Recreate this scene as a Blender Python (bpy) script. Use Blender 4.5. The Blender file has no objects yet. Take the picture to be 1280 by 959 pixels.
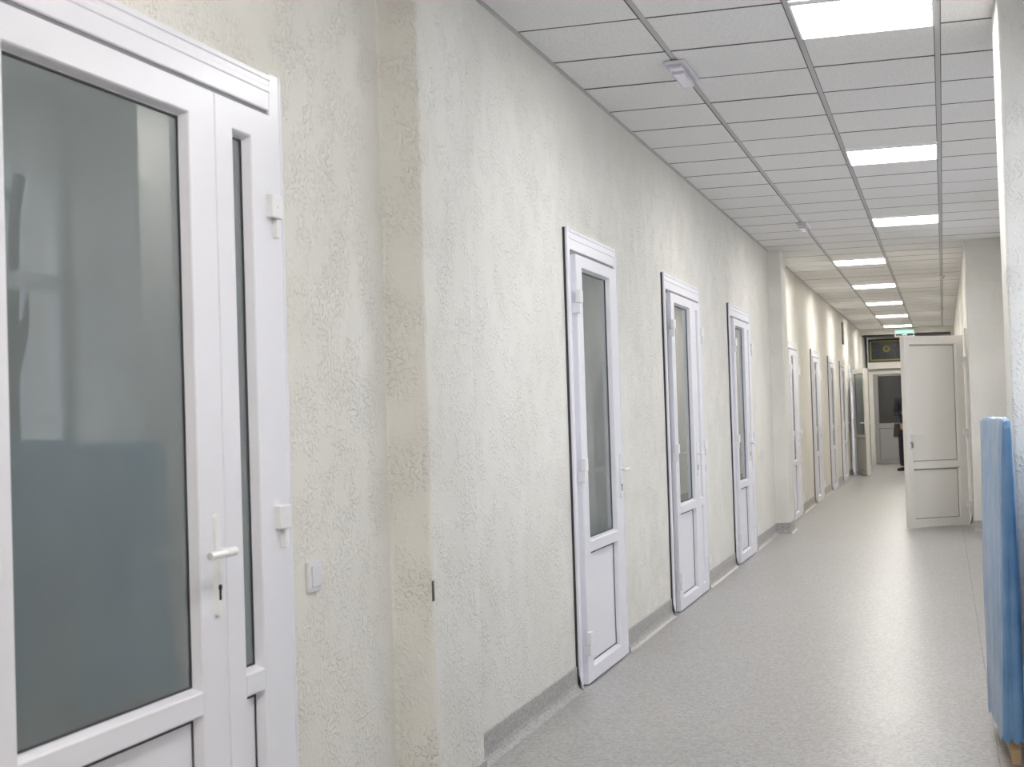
import bpy, bmesh, math, random
from mathutils import Vector, Matrix
random.seed(7)
S = bpy.context.scene
COL = S.collection
R = math.radians

# ------------------------------------------------------------------ measures
H = 2.9946            # ceiling height
EYE = 1.3224          # camera height
XL = -1.735           # left wall
XP = -1.600           # left piers
XR = 0.262            # right piers / right wall at the far end
XN = 0.760            # back of the window recesses on the right
YB = -3.6             # wall behind the camera
YE = 32.5             # end wall
Y0 = 6.594            # a ceiling row line
XC = 0.034            # a ceiling main bar

# ------------------------------------------------------------------ materials
def nodes(name):
    m = bpy.data.materials.new(name); m.use_nodes = True
    nt = m.node_tree
    return m, nt, nt.nodes['Principled BSDF']
def setp(b, **k):
    for key, v in k.items():
        key = {'base': 'Base Color', 'rough': 'Roughness', 'metal': 'Metallic', 'spec': 'Specular IOR Level',
               'coat': 'Coat Weight', 'coatr': 'Coat Roughness', 'ecol': 'Emission Color', 'estr': 'Emission Strength',
               'trans': 'Transmission Weight', 'alpha': 'Alpha', 'ior': 'IOR'}[key]
        b.inputs[key].default_value = (*v, 1) if isinstance(v, tuple) else v
def add(nt, t, **k):
    n = nt.nodes.new(t)
    for a, v in k.items():
        if a.startswith('i_'):
            n.inputs[a[2:].replace('_', ' ')].default_value = v
        else: setattr(n, a, v)
    return n
def ramp(nt, a, b, ca=(0, 0, 0, 1), cb=(1, 1, 1, 1)):
    r = nt.nodes.new('ShaderNodeValToRGB')
    r.color_ramp.elements[0].position = a; r.color_ramp.elements[1].position = b
    r.color_ramp.elements[0].color = ca; r.color_ramp.elements[1].color = cb
    return r
def plain(name, base, rough=.5, bump=0, scale=40, **k):
    m, nt, b = nodes(name)
    setp(b, base=base, rough=rough, **k)
    tc = add(nt, 'ShaderNodeTexCoord')
    n = add(nt, 'ShaderNodeTexNoise'); n.inputs['Scale'].default_value = scale; n.inputs['Detail'].default_value = 3
    nt.links.new(tc.outputs['Object'], n.inputs['Vector'])
    mx = add(nt, 'ShaderNodeMix', data_type='RGBA'); mx.inputs[0].default_value = 0
    mr = add(nt, 'ShaderNodeMapRange'); mr.inputs['To Min'].default_value = rough * .88; mr.inputs['To Max'].default_value = min(1, rough * 1.12)
    nt.links.new(n.outputs['Fac'], mr.inputs['Value']); nt.links.new(mr.outputs['Result'], b.inputs['Roughness'])
    nt.nodes.remove(mx)
    if bump:
        bp = add(nt, 'ShaderNodeBump'); bp.inputs['Strength'].default_value = bump; bp.inputs['Distance'].default_value = .002
        nt.links.new(n.outputs['Fac'], bp.inputs['Height']); nt.links.new(bp.outputs['Normal'], b.inputs['Normal'])
    return m

def plaster():
    m, nt, b = nodes('bark_plaster')
    setp(b, rough=.62, spec=.35)
    L = nt.links.new
    tc = add(nt, 'ShaderNodeTexCoord')
    # warp, so that the ridges run like short worm tracks
    wn = add(nt, 'ShaderNodeTexNoise'); wn.inputs['Scale'].default_value = 16; wn.inputs['Detail'].default_value = 2
    L(tc.outputs['Object'], wn.inputs['Vector'])
    sc = add(nt, 'ShaderNodeVectorMath', operation='SCALE'); sc.inputs['Scale'].default_value = .035
    L(wn.outputs['Color'], sc.inputs[0])
    ad = add(nt, 'ShaderNodeVectorMath', operation='ADD'); L(tc.outputs['Object'], ad.inputs[0]); L(sc.outputs[0], ad.inputs[1])
    mp = add(nt, 'ShaderNodeMapping'); mp.inputs['Scale'].default_value = (1, 1, .85); L(ad.outputs[0], mp.inputs['Vector'])
    n1 = add(nt, 'ShaderNodeTexNoise'); n1.inputs['Scale'].default_value = 78; n1.inputs['Detail'].default_value = 2.5; n1.inputs['Roughness'].default_value = .55
    L(mp.outputs[0], n1.inputs['Vector'])
    r1 = ramp(nt, .50, .60); L(n1.outputs['Fac'], r1.inputs[0])
    n2 = add(nt, 'ShaderNodeTexNoise'); n2.inputs['Scale'].default_value = 9; n2.inputs['Detail'].default_value = 2
    L(tc.outputs['Object'], n2.inputs['Vector'])
    r2 = ramp(nt, .36, .6); L(n2.outputs['Fac'], r2.inputs[0])
    mu = add(nt, 'ShaderNodeMath', operation='MULTIPLY'); L(r1.outputs[0], mu.inputs[0]); L(r2.outputs[0], mu.inputs[1])
    n3 = add(nt, 'ShaderNodeTexNoise'); n3.inputs['Scale'].default_value = 240; n3.inputs['Detail'].default_value = 2
    L(tc.outputs['Object'], n3.inputs['Vector'])
    m3 = add(nt, 'ShaderNodeMath', operation='MULTIPLY'); m3.inputs[1].default_value = .22; L(n3.outputs['Fac'], m3.inputs[0])
    n4 = add(nt, 'ShaderNodeTexNoise'); n4.inputs['Scale'].default_value = 2.2; n4.inputs['Detail'].default_value = 1
    L(tc.outputs['Object'], n4.inputs['Vector'])
    m4 = add(nt, 'ShaderNodeMath', operation='MULTIPLY'); m4.inputs[1].default_value = 1.2; L(n4.outputs['Fac'], m4.inputs[0])
    s1 = add(nt, 'ShaderNodeMath', operation='ADD'); L(mu.outputs[0], s1.inputs[0]); L(m3.outputs[0], s1.inputs[1])
    s2 = add(nt, 'ShaderNodeMath', operation='ADD'); L(s1.outputs[0], s2.inputs[0]); L(m4.outputs[0], s2.inputs[1])
    bp = add(nt, 'ShaderNodeBump'); bp.inputs['Strength'].default_value = .85; bp.inputs['Distance'].default_value = .0042
    L(s2.outputs[0], bp.inputs['Height']); L(bp.outputs['Normal'], b.inputs['Normal'])
    cr = ramp(nt, .35, .65, (.745, .73, .68, 1), (.785, .77, .725, 1)); L(n4.outputs['Fac'], cr.inputs[0])
    L(cr.outputs[0], b.inputs['Base Color'])
    return m

def lino():
    m, nt, b = nodes('speckled_lino')
    L = nt.links.new
    setp(b, rough=.3, spec=.31)
    tc = add(nt, 'ShaderNodeTexCoord')
    v = add(nt, 'ShaderNodeTexVoronoi'); v.inputs['Scale'].default_value = 95
    L(tc.outputs['Object'], v.inputs['Vector'])
    bw = add(nt, 'ShaderNodeRGBToBW'); L(v.outputs['Color'], bw.inputs[0])
    cr = nt.nodes.new('ShaderNodeValToRGB'); e = cr.color_ramp.elements
    e[0].position = .12; e[0].color = (.29, .28, .275, 1); e[1].position = .88; e[1].color = (.47, .46, .45, 1)
    x = e.new(.5); x.color = (.38, .37, .362, 1)
    L(bw.outputs[0], cr.inputs[0])
    n = add(nt, 'ShaderNodeTexNoise'); n.inputs['Scale'].default_value = 1.3; n.inputs['Detail'].default_value = 4
    L(tc.outputs['Object'], n.inputs['Vector'])
    r = ramp(nt, .3, .7, (.93, .93, .93, 1), (1.05, 1.05, 1.05, 1)); L(n.outputs['Fac'], r.inputs[0])
    mx = add(nt, 'ShaderNodeMix', data_type='RGBA', blend_type='MULTIPLY'); mx.inputs[0].default_value = 1
    L(cr.outputs[0], mx.inputs[6]); L(r.outputs[0], mx.inputs[7])
    L(mx.outputs[2], b.inputs['Base Color'])
    mr = add(nt, 'ShaderNodeMapRange'); mr.inputs['To Min'].default_value = .27; mr.inputs['To Max'].default_value = .40
    L(n.outputs['Fac'], mr.inputs['Value']); L(mr.outputs[0], b.inputs['Roughness'])
    n5 = add(nt, 'ShaderNodeTexNoise'); n5.inputs['Scale'].default_value = 150; L(tc.outputs['Object'], n5.inputs['Vector'])
    bp = add(nt, 'ShaderNodeBump'); bp.inputs['Strength'].default_value = .25; bp.inputs['Distance'].default_value = .0008
    L(n5.outputs['Fac'], bp.inputs['Height']); L(bp.outputs['Normal'], b.inputs['Normal'])
    return m

def tile_mat():
    m, nt, b = nodes('mineral_ceiling_tile')
    L = nt.links.new
    setp(b, rough=.9, spec=.15)
    tc = add(nt, 'ShaderNodeTexCoord')
    v = add(nt, 'ShaderNodeTexNoise'); v.inputs['Scale'].default_value = 130; v.inputs['Detail'].default_value = 3
    L(tc.outputs['Object'], v.inputs['Vector'])
    r = ramp(nt, .3, .58, (.68, .675, .68, 1), (.835, .825, .825, 1)); L(v.outputs['Fac'], r.inputs[0])
    L(r.outputs[0], b.inputs['Base Color'])
    bp = add(nt, 'ShaderNodeBump'); bp.inputs['Strength'].default_value = .3; bp.inputs['Distance'].default_value = .001
    L(v.outputs['Fac'], bp.inputs['Height']); L(bp.outputs['Normal'], b.inputs['Normal'])
    return m

def frosted(name, base, rough=.06):
    m, nt, b = nodes(name)
    setp(b, base=base, rough=.45, spec=.0, coat=1.0, coatr=.0)
    b.inputs['Coat IOR'].default_value = 1.68
    tc = add(nt, 'ShaderNodeTexCoord')
    n = add(nt, 'ShaderNodeTexNoise'); n.inputs['Scale'].default_value = 3; nt.links.new(tc.outputs['Object'], n.inputs['Vector'])
    r = ramp(nt, .3, .7, tuple(c * .94 for c in base) + (1,), tuple(c * 1.06 for c in base) + (1,)); nt.links.new(n.outputs['Fac'], r.inputs[0])
    nt.links.new(r.outputs[0], b.inputs['Base Color'])
    return m

def clear_glass():
    m = bpy.data.materials.new('window_glass'); m.use_nodes = True; nt = m.node_tree
    nt.nodes.clear(); L = nt.links.new
    o = add(nt, 'ShaderNodeOutputMaterial'); t = add(nt, 'ShaderNodeBsdfTransparent'); g = add(nt, 'ShaderNodeBsdfGlossy')
    g.inputs['Roughness'].default_value = .01; t.inputs['Color'].default_value = (.93, .95, .94, 1)
    f = add(nt, 'ShaderNodeFresnel'); f.inputs['IOR'].default_value = 1.5; mx = add(nt, 'ShaderNodeMixShader')
    ge = add(nt, 'ShaderNodeNewGeometry'); iv = add(nt, 'ShaderNodeMath', operation='SUBTRACT'); iv.inputs[0].default_value = 1
    mu = add(nt, 'ShaderNodeMath', operation='MULTIPLY'); L(ge.outputs['Backfacing'], iv.inputs[1]); L(f.outputs[0], mu.inputs[0]); L(iv.outputs[0], mu.inputs[1])
    L(mu.outputs[0], mx.inputs[0]); L(t.outputs[0], mx.inputs[1]); L(g.outputs[0], mx.inputs[2]); L(mx.outputs[0], o.inputs[0])
    return m

def film():
    m, nt, b = nodes('blue_wrapping_film')
    L = nt.links.new
    setp(b, base=(.075, .20, .42), rough=.3, spec=.6, coat=.6, coatr=.22)
    tc = add(nt, 'ShaderNodeTexCoord')
    mp = add(nt, 'ShaderNodeMapping'); mp.inputs['Scale'].default_value = (1, 1, .12); L(tc.outputs['Object'], mp.inputs['Vector'])
    n = add(nt, 'ShaderNodeTexNoise'); n.inputs['Scale'].default_value = 22; n.inputs['Detail'].default_value = 4; L(mp.outputs[0], n.inputs['Vector'])
    n2 = add(nt, 'ShaderNodeTexNoise'); n2.inputs['Scale'].default_value = 7; n2.inputs['Detail'].default_value = 3; L(tc.outputs['Object'], n2.inputs['Vector'])
    ad = add(nt, 'ShaderNodeMath', operation='ADD'); L(n.outputs['Fac'], ad.inputs[0]); L(n2.outputs['Fac'], ad.inputs[1])
    bp = add(nt, 'ShaderNodeBump'); bp.inputs['Strength'].default_value = .8; bp.inputs['Distance'].default_value = .012
    L(ad.outputs[0], bp.inputs['Height']); L(bp.outputs['Normal'], b.inputs['Normal'])
    r = ramp(nt, .35, .7, (.10, .245, .47, 1), (.17, .33, .55, 1)); L(n2.outputs['Fac'], r.inputs[0]); L(r.outputs[0], b.inputs['Base Color'])
    return m

def stained():
    """generic leaded pattern: small dark blue and green panes with pale dots"""
    m, nt, b = nodes('stained_panes')
    L = nt.links.new
    setp(b, rough=.25)
    tc = add(nt, 'ShaderNodeTexCoord')
    v = add(nt, 'ShaderNodeTexVoronoi'); v.inputs['Scale'].default_value = 11; v.inputs['Randomness'].default_value = .35
    L(tc.outputs['Object'], v.inputs['Vector'])
    r = nt.nodes.new('ShaderNodeValToRGB'); e = r.color_ramp.elements
    e[0].position = .0; e[0].color = (.25, .33, .38, 1); e[1].position = 1; e[1].color = (.008, .014, .02, 1)
    x = e.new(.22); x.color = (.10, .16, .20, 1); x = e.new(.30); x.color = (.020, .035, .055, 1)
    L(v.outputs['Distance'], r.inputs[0]); L(r.outputs[0], b.inputs['Base Color'])
    return m

def emit(name, col, s, base=(.9, .9, .9)):
    m, nt, b = nodes(name)
    setp(b, base=base, rough=.5, ecol=col, estr=s)
    return m

M = dict(
    plaster=plaster(), lino=lino(), tile=tile_mat(),
    slot_shade=plain('grey_slot_shade', (.20, .20, .22), .6),  # grey that stands for the shade in the slot above the leaves
    seam=plain('weld_seam', (.20, .19, .18), .5),
    tile_edge=plain('bare_tile_edge', (.13, .125, .12), .9),
    grid=plain('ceiling_grid_paint', (.50, .50, .51), .5),
    pvc=plain('white_upvc', (.80, .80, .86), .34, coat=.08, coatr=.2),
    pvc_far=plain('cream_white_upvc', (.83, .81, .77), .3, coat=.1, coatr=.15),
    hardware=plain('white_door_hardware', (.83, .83, .84), .3),
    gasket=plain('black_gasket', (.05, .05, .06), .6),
    glass=frosted('satin_door_glass', (.165, .190, .195)),
    darkglass=frosted('unlit_door_glass', (.030, .031, .033)),
    paleglass=frosted('pale_satin_glass', (.30, .35, .34)),
    greydoor=plain('grey_upvc', (.36, .355, .36), .35),
    reveal=plain('grey_reveal_board', (.37, .36, .36), .5),
    film=film(), wood=plain('raw_timber', (.50, .34, .19), .7, .4, 30),
    steel=plain('brushed_steel', (.45, .45, .46), .35, metal=.9),
    darkhole=plain('keyhole_black', (.02, .02, .02), .6),
    switch=plain('grey_white_switch', (.72, .73, .76), .35),
    wclear=clear_glass(),
    gold=plain('yellow_glass_border', (.38, .31, .05), .4),
    stained=stained(), lead=plain('lead_black', (.02, .02, .022), .5),
    bark=plain('bark', (.05, .042, .036), .9, .6, 20),
    cloth=plain('black_cloth', (.012, .012, .014), .85, .3, 60),
    leather=plain('black_leather', (.02, .02, .022), .45),
    skin=plain('skin', (.45, .27, .19), .5),
    hair=plain('dark_hair', (.02, .015, .012), .5),
    lamp=emit('led_panel_light', (1.0, .98, .965), 16.0),
    lamp_far=emit('led_panel_light_warm', (1.0, .96, .89), 18.5),
    lamp_back=emit('led_panel_light_strong', (1.0, .95, .89), 34.0),
    exitgreen=emit('exit_sign_green', (.55, 1.0, .82), .30, (.42, .72, .60)),
    detector=plain('white_plastic', (.70, .69, .73), .4),
    clearplastic=plain('milky_plastic', (.62, .60, .70), .15, coat=.5),
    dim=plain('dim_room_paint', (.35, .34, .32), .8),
    scuffm=plain('scuffed_plaster', (.10, .09, .08), .8),
    snow=plain('outdoor_paving', (.42, .43, .45), .9),
    facade=plain('grey_outdoor_render', (.46, .47, .50), .9),
)

# ------------------------------------------------------------------ mesh helpers
def link(name, bm, mat, parent=None, smooth=False, bevel=0, kind=None, label=None, cat=None, group=None):
    bmesh.ops.recalc_face_normals(bm, faces=bm.faces) if bm.faces and not getattr(bm, 'keep', False) else None
    me = bpy.data.meshes.new(name); bm.to_mesh(me); bm.free()
    o = bpy.data.objects.new(name, me); COL.objects.link(o)
    for mm in (mat if isinstance(mat, (list, tuple)) else [mat]): me.materials.append(mm)
    if smooth:
        for p in me.polygons: p.use_smooth = True
    if parent: o.parent = parent
    if bevel:
        b = o.modifiers.new('bevel', 'BEVEL'); b.width = bevel; b.segments = 2; b.limit_method = 'ANGLE'; b.angle_limit = R(40)
    tag(o, kind, label, cat, group)
    return o
def tag(o, kind=None, label=None, cat=None, group=None):
    for k, v in (('kind', kind), ('label', label), ('category', cat), ('group', group)):
        if v: o[k] = v
def empty(name, loc=(0, 0, 0), rz=0, kind=None, label=None, cat=None, group=None):
    o = bpy.data.objects.new(name, None); COL.objects.link(o)
    o.empty_display_size = .1
    o.location = loc; o.rotation_euler = (0, 0, rz); tag(o, kind, label, cat, group)
    return o
def box(bm, x0, x1, y0, y1, z0, z1, mi=0):
    x0, x1 = min(x0, x1), max(x0, x1); y0, y1 = min(y0, y1), max(y0, y1); z0, z1 = min(z0, z1), max(z0, z1)
    v = [bm.verts.new(c) for c in ((x0, y0, z0), (x1, y0, z0), (x1, y1, z0), (x0, y1, z0), (x0, y0, z1), (x1, y0, z1), (x1, y1, z1), (x0, y1, z1))]
    fs = []
    for f in ((0, 3, 2, 1), (4, 5, 6, 7), (0, 1, 5, 4), (1, 2, 6, 5), (2, 3, 7, 6), (3, 0, 4, 7)):
        fc = bm.faces.new([v[i] for i in f]); fc.material_index = mi; fs.append(fc)
    return v
def cyl(bm, a, b, r0, r1=None, n=16):
    a, b = Vector(a), Vector(b); r1 = r0 if r1 is None else r1
    d = (b - a).normalized(); u = d.orthogonal().normalized(); w = d.cross(u)
    A = [bm.verts.new(a + (u * math.cos(2 * math.pi * i / n) + w * math.sin(2 * math.pi * i / n)) * r0) for i in range(n)]
    B = [bm.verts.new(b + (u * math.cos(2 * math.pi * i / n) + w * math.sin(2 * math.pi * i / n)) * r1) for i in range(n)]
    for i in range(n): bm.faces.new((A[i], A[(i + 1) % n], B[(i + 1) % n], B[i]))
    bm.faces.new(A[::-1]); bm.faces.new(B)
def ring(bm, x0, x1, z0, z1, prof, sides='LTRB'):
    """mitred frame in the local xz plane; prof = [(inset, y)], closed into a loop"""
    cs = []
    for ins, y in prof:
        cs.append([(x0 + ins, y, z0 + (ins if 'B' in sides else 0)), (x0 + ins, y, z1 - ins), (x1 - ins, y, z1 - ins), (x1 - ins, y, z0 + (ins if 'B' in sides else 0))])
    vs = [[bm.verts.new(c) for c in row] for row in cs]
    n = len(vs)
    segs = [(0, 1), (1, 2), (2, 3)] + ([(3, 0)] if 'B' in sides else [])
    for k in range(n):
        for a, b in segs: bm.faces.new((vs[k][a], vs[k][b], vs[(k + 1) % n][b], vs[(k + 1) % n][a]))
    if 'B' not in sides:
        bm.faces.new([v[0] for v in vs]); bm.faces.new([v[3] for v in vs][::-1])

# ------------------------------------------------------------------ doors (front = local -y, s = local x)
LEAF = lambda w, f: [(0, -.004), (0, -f + .003), (.003, -f), (w - .014, -f), (w - .011, -f + .002), (w - .004, -.012), (w, -.010), (w, -.004)]
def leaf(parent, x0, x1, z0, z1, g0, g1, g2, gx0, gx1, mats, label=None, f=.036, glassmat='glass', handle=None, hinges=(), hand='R', key=True, both=False, solid=False):
    """a upvc door leaf: glazed above, panel below. g0..g1 lower panel, g2..top glass"""
    pm = mats
    wl, wr = gx0 - x0, x1 - gx1
    bm = bmesh.new()
    zb = z0
    def quadstrip(X0, X1, Z0, Z1, il, ir, it, ib):
        prof = [(0, 0, -.004), (0, 0, -f + .003), (.003, .003, -f), (1, -.014, -f), (1, -.011, -f + .003), (1, -.004, -.012), (1, 0, -.010), (1, 0, -.004)]
        rows = []
        for k, d, y in prof:
            if k == 0: l = r = t = b = d
            else: l, r, t, b = il + d, ir + d, it + d, ib + d
            if prof.index((k, d, y)) == 2: l = r = t = b = .003
            rows.append([bm.verts.new(c) for c in ((X0 + l, y, Z0 + b), (X0 + l, y, Z1 - t), (X1 - r, y, Z1 - t), (X1 - r, y, Z0 + b))])
        n = len(rows)
        for q in range(n):
            for a in range(4):
                bb = (a + 1) % 4
                bm.faces.new((rows[q][a], rows[q][bb], rows[(q + 1) % n][bb], rows[(q + 1) % n][a]))
    quadstrip(x0, x1, z0, z1, wl, wr, z1 - g2[1], g0 - z0)
    # middle rail with bevelled beads above and below
    r0, r1 = g1, g2[0]
    pts = [(r0, -.004), (r0, -.010), (r0 + .004, -.012), (r0 + .011, -f + .003), (r0 + .014, -f), (r1 - .014, -f), (r1 - .011, -f + .003), (r1 - .004, -.012), (r1, -.010), (r1, -.004)]
    A = [bm.verts.new((gx0 - .012, y, z)) for z, y in pts]; B = [bm.verts.new((gx1 + .012, y, z)) for z, y in pts]
    for k in range(len(pts)): bm.faces.new((A[k], A[(k + 1) % len(pts)], B[(k + 1) % len(pts)], B[k]))
    bm.faces.new(A); bm.faces.new(B[::-1])
    lf = link('door_leaf', bm, M[pm], parent, label=label)
    if both:   # back skin of an open leaf
        bm = bmesh.new(); box(bm, x0, x1, -.003, .034, z0, z1); link('back_face', bm, M[pm], lf, bevel=.003)
    for nm, a, b, mt in (('glass_pane', g2[0], g2[1], glassmat), ('lower_panel', g0, g1, pm)):
        bm = bmesh.new(); box(bm, gx0 - .003, gx1 + .003, -.0085, -.0045, a - .003, b + .003); link('upper_panel' if (solid and nm == 'glass_pane') else nm, bm, M[mt], lf)
        bm = bmesh.new(); ring(bm, gx0 - .001, gx1 + .001, a - .001, b + .001, [(0, -.0095), (0, -.0125), (.0045, -.0125), (.0045, -.0095)]); link('gasket', bm, M['gasket'], lf)
    sx = -1 if hand == 'R' else 1
    if handle:
        hx, hz = handle; f0 = -f
        h = None
        bm = bmesh.new()
        # long plate with round ends
        n = 10; wd = .014; zt, zl = hz + .075, hz - .145
        prof = [(wd * math.cos(math.pi * i / n), zt + wd * math.sin(math.pi * i / n)) for i in range(n + 1)] + [(wd * math.cos(math.pi + math.pi * i / n), zl + wd * math.sin(math.pi + math.pi * i / n)) for i in range(n + 1)]
        A = [bm.verts.new((hx + a, f0 + .001, b)) for a, b in prof]; B = [bm.verts.new((hx + a * .8, f0 - .010, b)) for a, b in prof]
        for i in range(len(prof)): bm.faces.new((A[i], A[(i + 1) % len(prof)], B[(i + 1) % len(prof)], B[i]))
        bm.faces.new(B)
        cyl(bm, (hx, f0 - .008, hz), (hx, f0 - .050, hz), .0085)
        pts = [(hx - sx * .006, f0 - .050, hz), (hx + sx * .05, f0 - .056, hz), (hx + sx * .118, f0 - .050, hz - .002)]
        for a, b, r in ((0, 1, .0105), (1, 2, .0095)): cyl(bm, pts[a], pts[b], r, .0095 if a else .0105)
        h = link('door_handle', bm, M['hardware'], lf, smooth=False, bevel=.0015, label=None)
        if key:
            bm = bmesh.new(); cyl(bm, (hx, f0 - .006, hz - .088), (hx, f0 - .0125, hz - .088), .0075); box(bm, hx - .0035, hx + .0035, f0 - .0125, f0 - .006, hz - .118, hz - .088)
            link('keyhole', bm, M['darkhole'], lf)
    for hxx, hzz, side in hinges:
        bm = bmesh.new()
        w = .044
        box(bm, hxx - (.018 if side < 0 else w), hxx + (w if side < 0 else .018), -f - .020, -f + .004, hzz, hzz + .062)
        box(bm, hxx - .011, hxx + .011, -f - .016, -.012, hzz - .052, hzz - .002)
        hg = link('hinge', bm, M['hardware'], lf, bevel=.003)
        bm = bmesh.new(); cyl(bm, (hxx + (.012 if side < 0 else -.012), -f - .0185, hzz + .031), (hxx + (.012 if side < 0 else -.012), -f - .0215, hzz + .031), .005, .004); link('screw_cap', bm, M['hardware'], hg) if f else None
    return lf

def casing(parent, x0, x1, zt, ls, rs, hd, mat='pvc', proud=.020):
    """left, right and head casing strips, each its own mesh, with a raised rounded outer rib"""
    def strip(w, x, z0, z1, flip=1):
        bm = bmesh.new()
        pf = [(0, 0), (0, -proud), (.003, -proud - .003), (.010, -proud - .003), (.013, -proud), (w - .003, -proud), (w, -proud + .003), (w, 0)]
        A = [bm.verts.new((x + flip * a, b, z0)) for a, b in pf]; B = [bm.verts.new((x + flip * a, b, z1)) for a, b in pf]
        for k in range(len(pf)): bm.faces.new((A[k], A[(k + 1) % len(pf)], B[(k + 1) % len(pf)], B[k]))
        bm.faces.new(A); bm.faces.new(B[::-1])
        link('side_casing', bm, M[mat], parent)
    strip(ls, x0, 0, zt); strip(rs, x1, 0, zt, -1)
    bm = bmesh.new()
    pf = [(0, 0), (0, -proud), (.003, -proud - .002), (.014, -proud - .002), (.017, -proud + .001), (.030, -proud + .001), (.033, -proud - .001), (.046, -proud - .001), (.049, -proud + .002), (hd - .003, -proud + .002), (hd, -proud + .005), (hd, 0)]
    A = [bm.verts.new((x0 + ls * .9, b, zt - .004 - a)) for a, b in pf]; B = [bm.verts.new((x1 - rs * .9, b, zt - .004 - a)) for a, b in pf]
    for k in range(len(pf)): bm.faces.new((A[k], A[(k + 1) % len(pf)], B[(k + 1) % len(pf)], B[k]))
    bm.faces.new(A); bm.faces.new(B[::-1]); link('head_casing', bm, M[mat], parent)
def frame(parent, x0, x1, zt, mat='pvc', d=.003):
    bm = bmesh.new(); ring(bm, x0, x1, 0, zt, [(0, -.001), (0, -d), (.075, -d), (.075, -.001)], 'LTR'); link('door_frame', bm, M[mat], parent)
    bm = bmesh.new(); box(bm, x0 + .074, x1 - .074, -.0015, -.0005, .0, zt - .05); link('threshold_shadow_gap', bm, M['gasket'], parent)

GH = [.2, 1.045, 1.87]
def wall_door(n, y0, y1, zt, main, side, label, wall='L', far=False, hd=.1, zg=2.04, f=.036, lstrip=.06, rstrip=.06):
    """main/side = (leaf start, glass start, glass end, leaf end) given as world y"""
    if wall == 'L': e = empty(f'door_{n}', (XL, y0, 0), R(90), 'structure', label, 'door')
    tr = lambda y: y - y0
    w = y1 - y0
    zl = zt - hd
    casing(e, 0, w, zt, lstrip, rstrip, hd)
    bm = bmesh.new(); box(bm, -.003, .0005, -.012, -.001, .0, zt - .004); link('wall_gap_shade', bm, M['gasket'], e)  # dark strip added as the shade between casing and wall, left side only
    frame(e, lstrip * .8, w - rstrip * .8, zl + .012)
    a, g0, g1, b = map(tr, main)
    bm = bmesh.new(); box(bm, a - .012, w - rstrip, -.012, -.002, zl - .026, zl - .0005); link('head_slot_shade', bm, M['slot_shade'], e)  # grey strip filling the head slot, its shade given as colour
    hz = [z if zt > 2.2 else z * .95 for z in GH]
    leaf(e, a, b, .008, zl - .024, .092, .628, (.706, zg), g0, g1, 'pvc', 'wide glazed leaf with handle' if side else None, f,
         handle=(b - .052, 1.02), hinges=[(a, z, -1) for z in hz])
    if side:
        a, g0, g1, b = map(tr, side)
        leaf(e, a, b, .008, zl - .024, .092, .628, (.706, zg), g0, g1, 'pvc', 'narrow glazed side leaf', f, hinges=[(b, z, 1) for z in hz])
    return e

wall_door(1, 2.150, 3.600, 2.270, (2.245, 2.362, 3.052, 3.190), (3.194, 3.296, 3.376, 3.508), 'nearest white glazed door with narrow side leaf, cut by the photo\'s left edge', zg=2.062, rstrip=.070, lstrip=.07, hd=.098)
wall_door(2, 6.735, 7.835, 2.235, (6.845, 6.972, 7.575, 7.735), None, 'white single-leaf glazed door, first beyond the near wall pier')
wall_door(3, 9.255, 10.705, 2.235, (9.410, 9.535, 10.137, 10.270), (10.274, 10.385, 10.455, 10.600), 'white leaf-and-a-half glazed door with a switch on its right')
wall_door(4, 12.235, 13.580, 2.235, (12.370, 12.480, 13.040, 13.170), (13.174, 13.270, 13.330, 13.480), 'white leaf-and-a-half glazed door, last before the far wall pier')
wall_door(5, 17.00, 18.20, 2.130, (17.09, 17.20, 17.62, 17.74), (17.744, 17.84, 17.94, 18.11), 'white leaf-and-a-half glazed door, first beyond the far wall pier', zg=1.94, hd=.09)
wall_door(6, 20.15, 21.50, 2.130, (20.26, 20.38, 20.90, 21.02), (21.024, 21.12, 21.22, 21.39), 'second closed white glazed door beyond the far wall pier', zg=1.94, hd=.09)
wall_door(7, 23.20, 24.35, 2.130, (23.30, 23.42, 24.08, 24.24), None, 'third closed white glazed door beyond the far wall pier', zg=1.94, hd=.09)
wall_door(8, 25.90, 27.10, 2.130, (26.00, 26.12, 26.83, 26.99), None, 'last closed white glazed door, before the open narrow leaf', zg=1.94, hd=.09)

# open doorway on the left near the end, leaf swung into the corridor
D8 = (28.62, 29.72)
e = empty('door_9', (XL, D8[0], 0), R(90), 'structure', 'open glazed door leaf standing out from the left wall at the corridor end', 'door')
casing(e, 0, D8[1] - D8[0], 2.13, .06, .06, .09)
bm = bmesh.new(); ring(bm, .05, D8[1] - D8[0] - .05, 0, 2.045, [(0, -.006), (0, .06), (.05, .06), (.05, -.006)], 'LTR'); link('door_frame', bm, M['pvc'], e)
dirw = Vector((.27, -.86)).normalized()            # world direction hinge -> free edge
l9 = leaf(e, 0, .90, .01, 2.03, .09, .70, (.78, 1.93), .115, .785, 'pvc_far', 'half-glazed leaf standing open', glassmat='paleglass',
          handle=(.845, 1.0), hinges=[(0, .23, -1), (0, 1.0, -1), (0, 1.80, -1)], both=True)
l9.location = (.12, -.085, 0); l9.rotation_euler = (0, 0, math.atan2(-dirw.x, dirw.y))
bm = bmesh.new(); box(bm, .832, .858, .034, .044, .86, 1.08); cyl(bm, (.845, .04, 1.0), (.845, .086, 1.0), .009); cyl(bm, (.851, .086, 1.0), (.735, .086, 1.0), .0095)
link('door_handle', bm, M['hardware'], l9)

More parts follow.
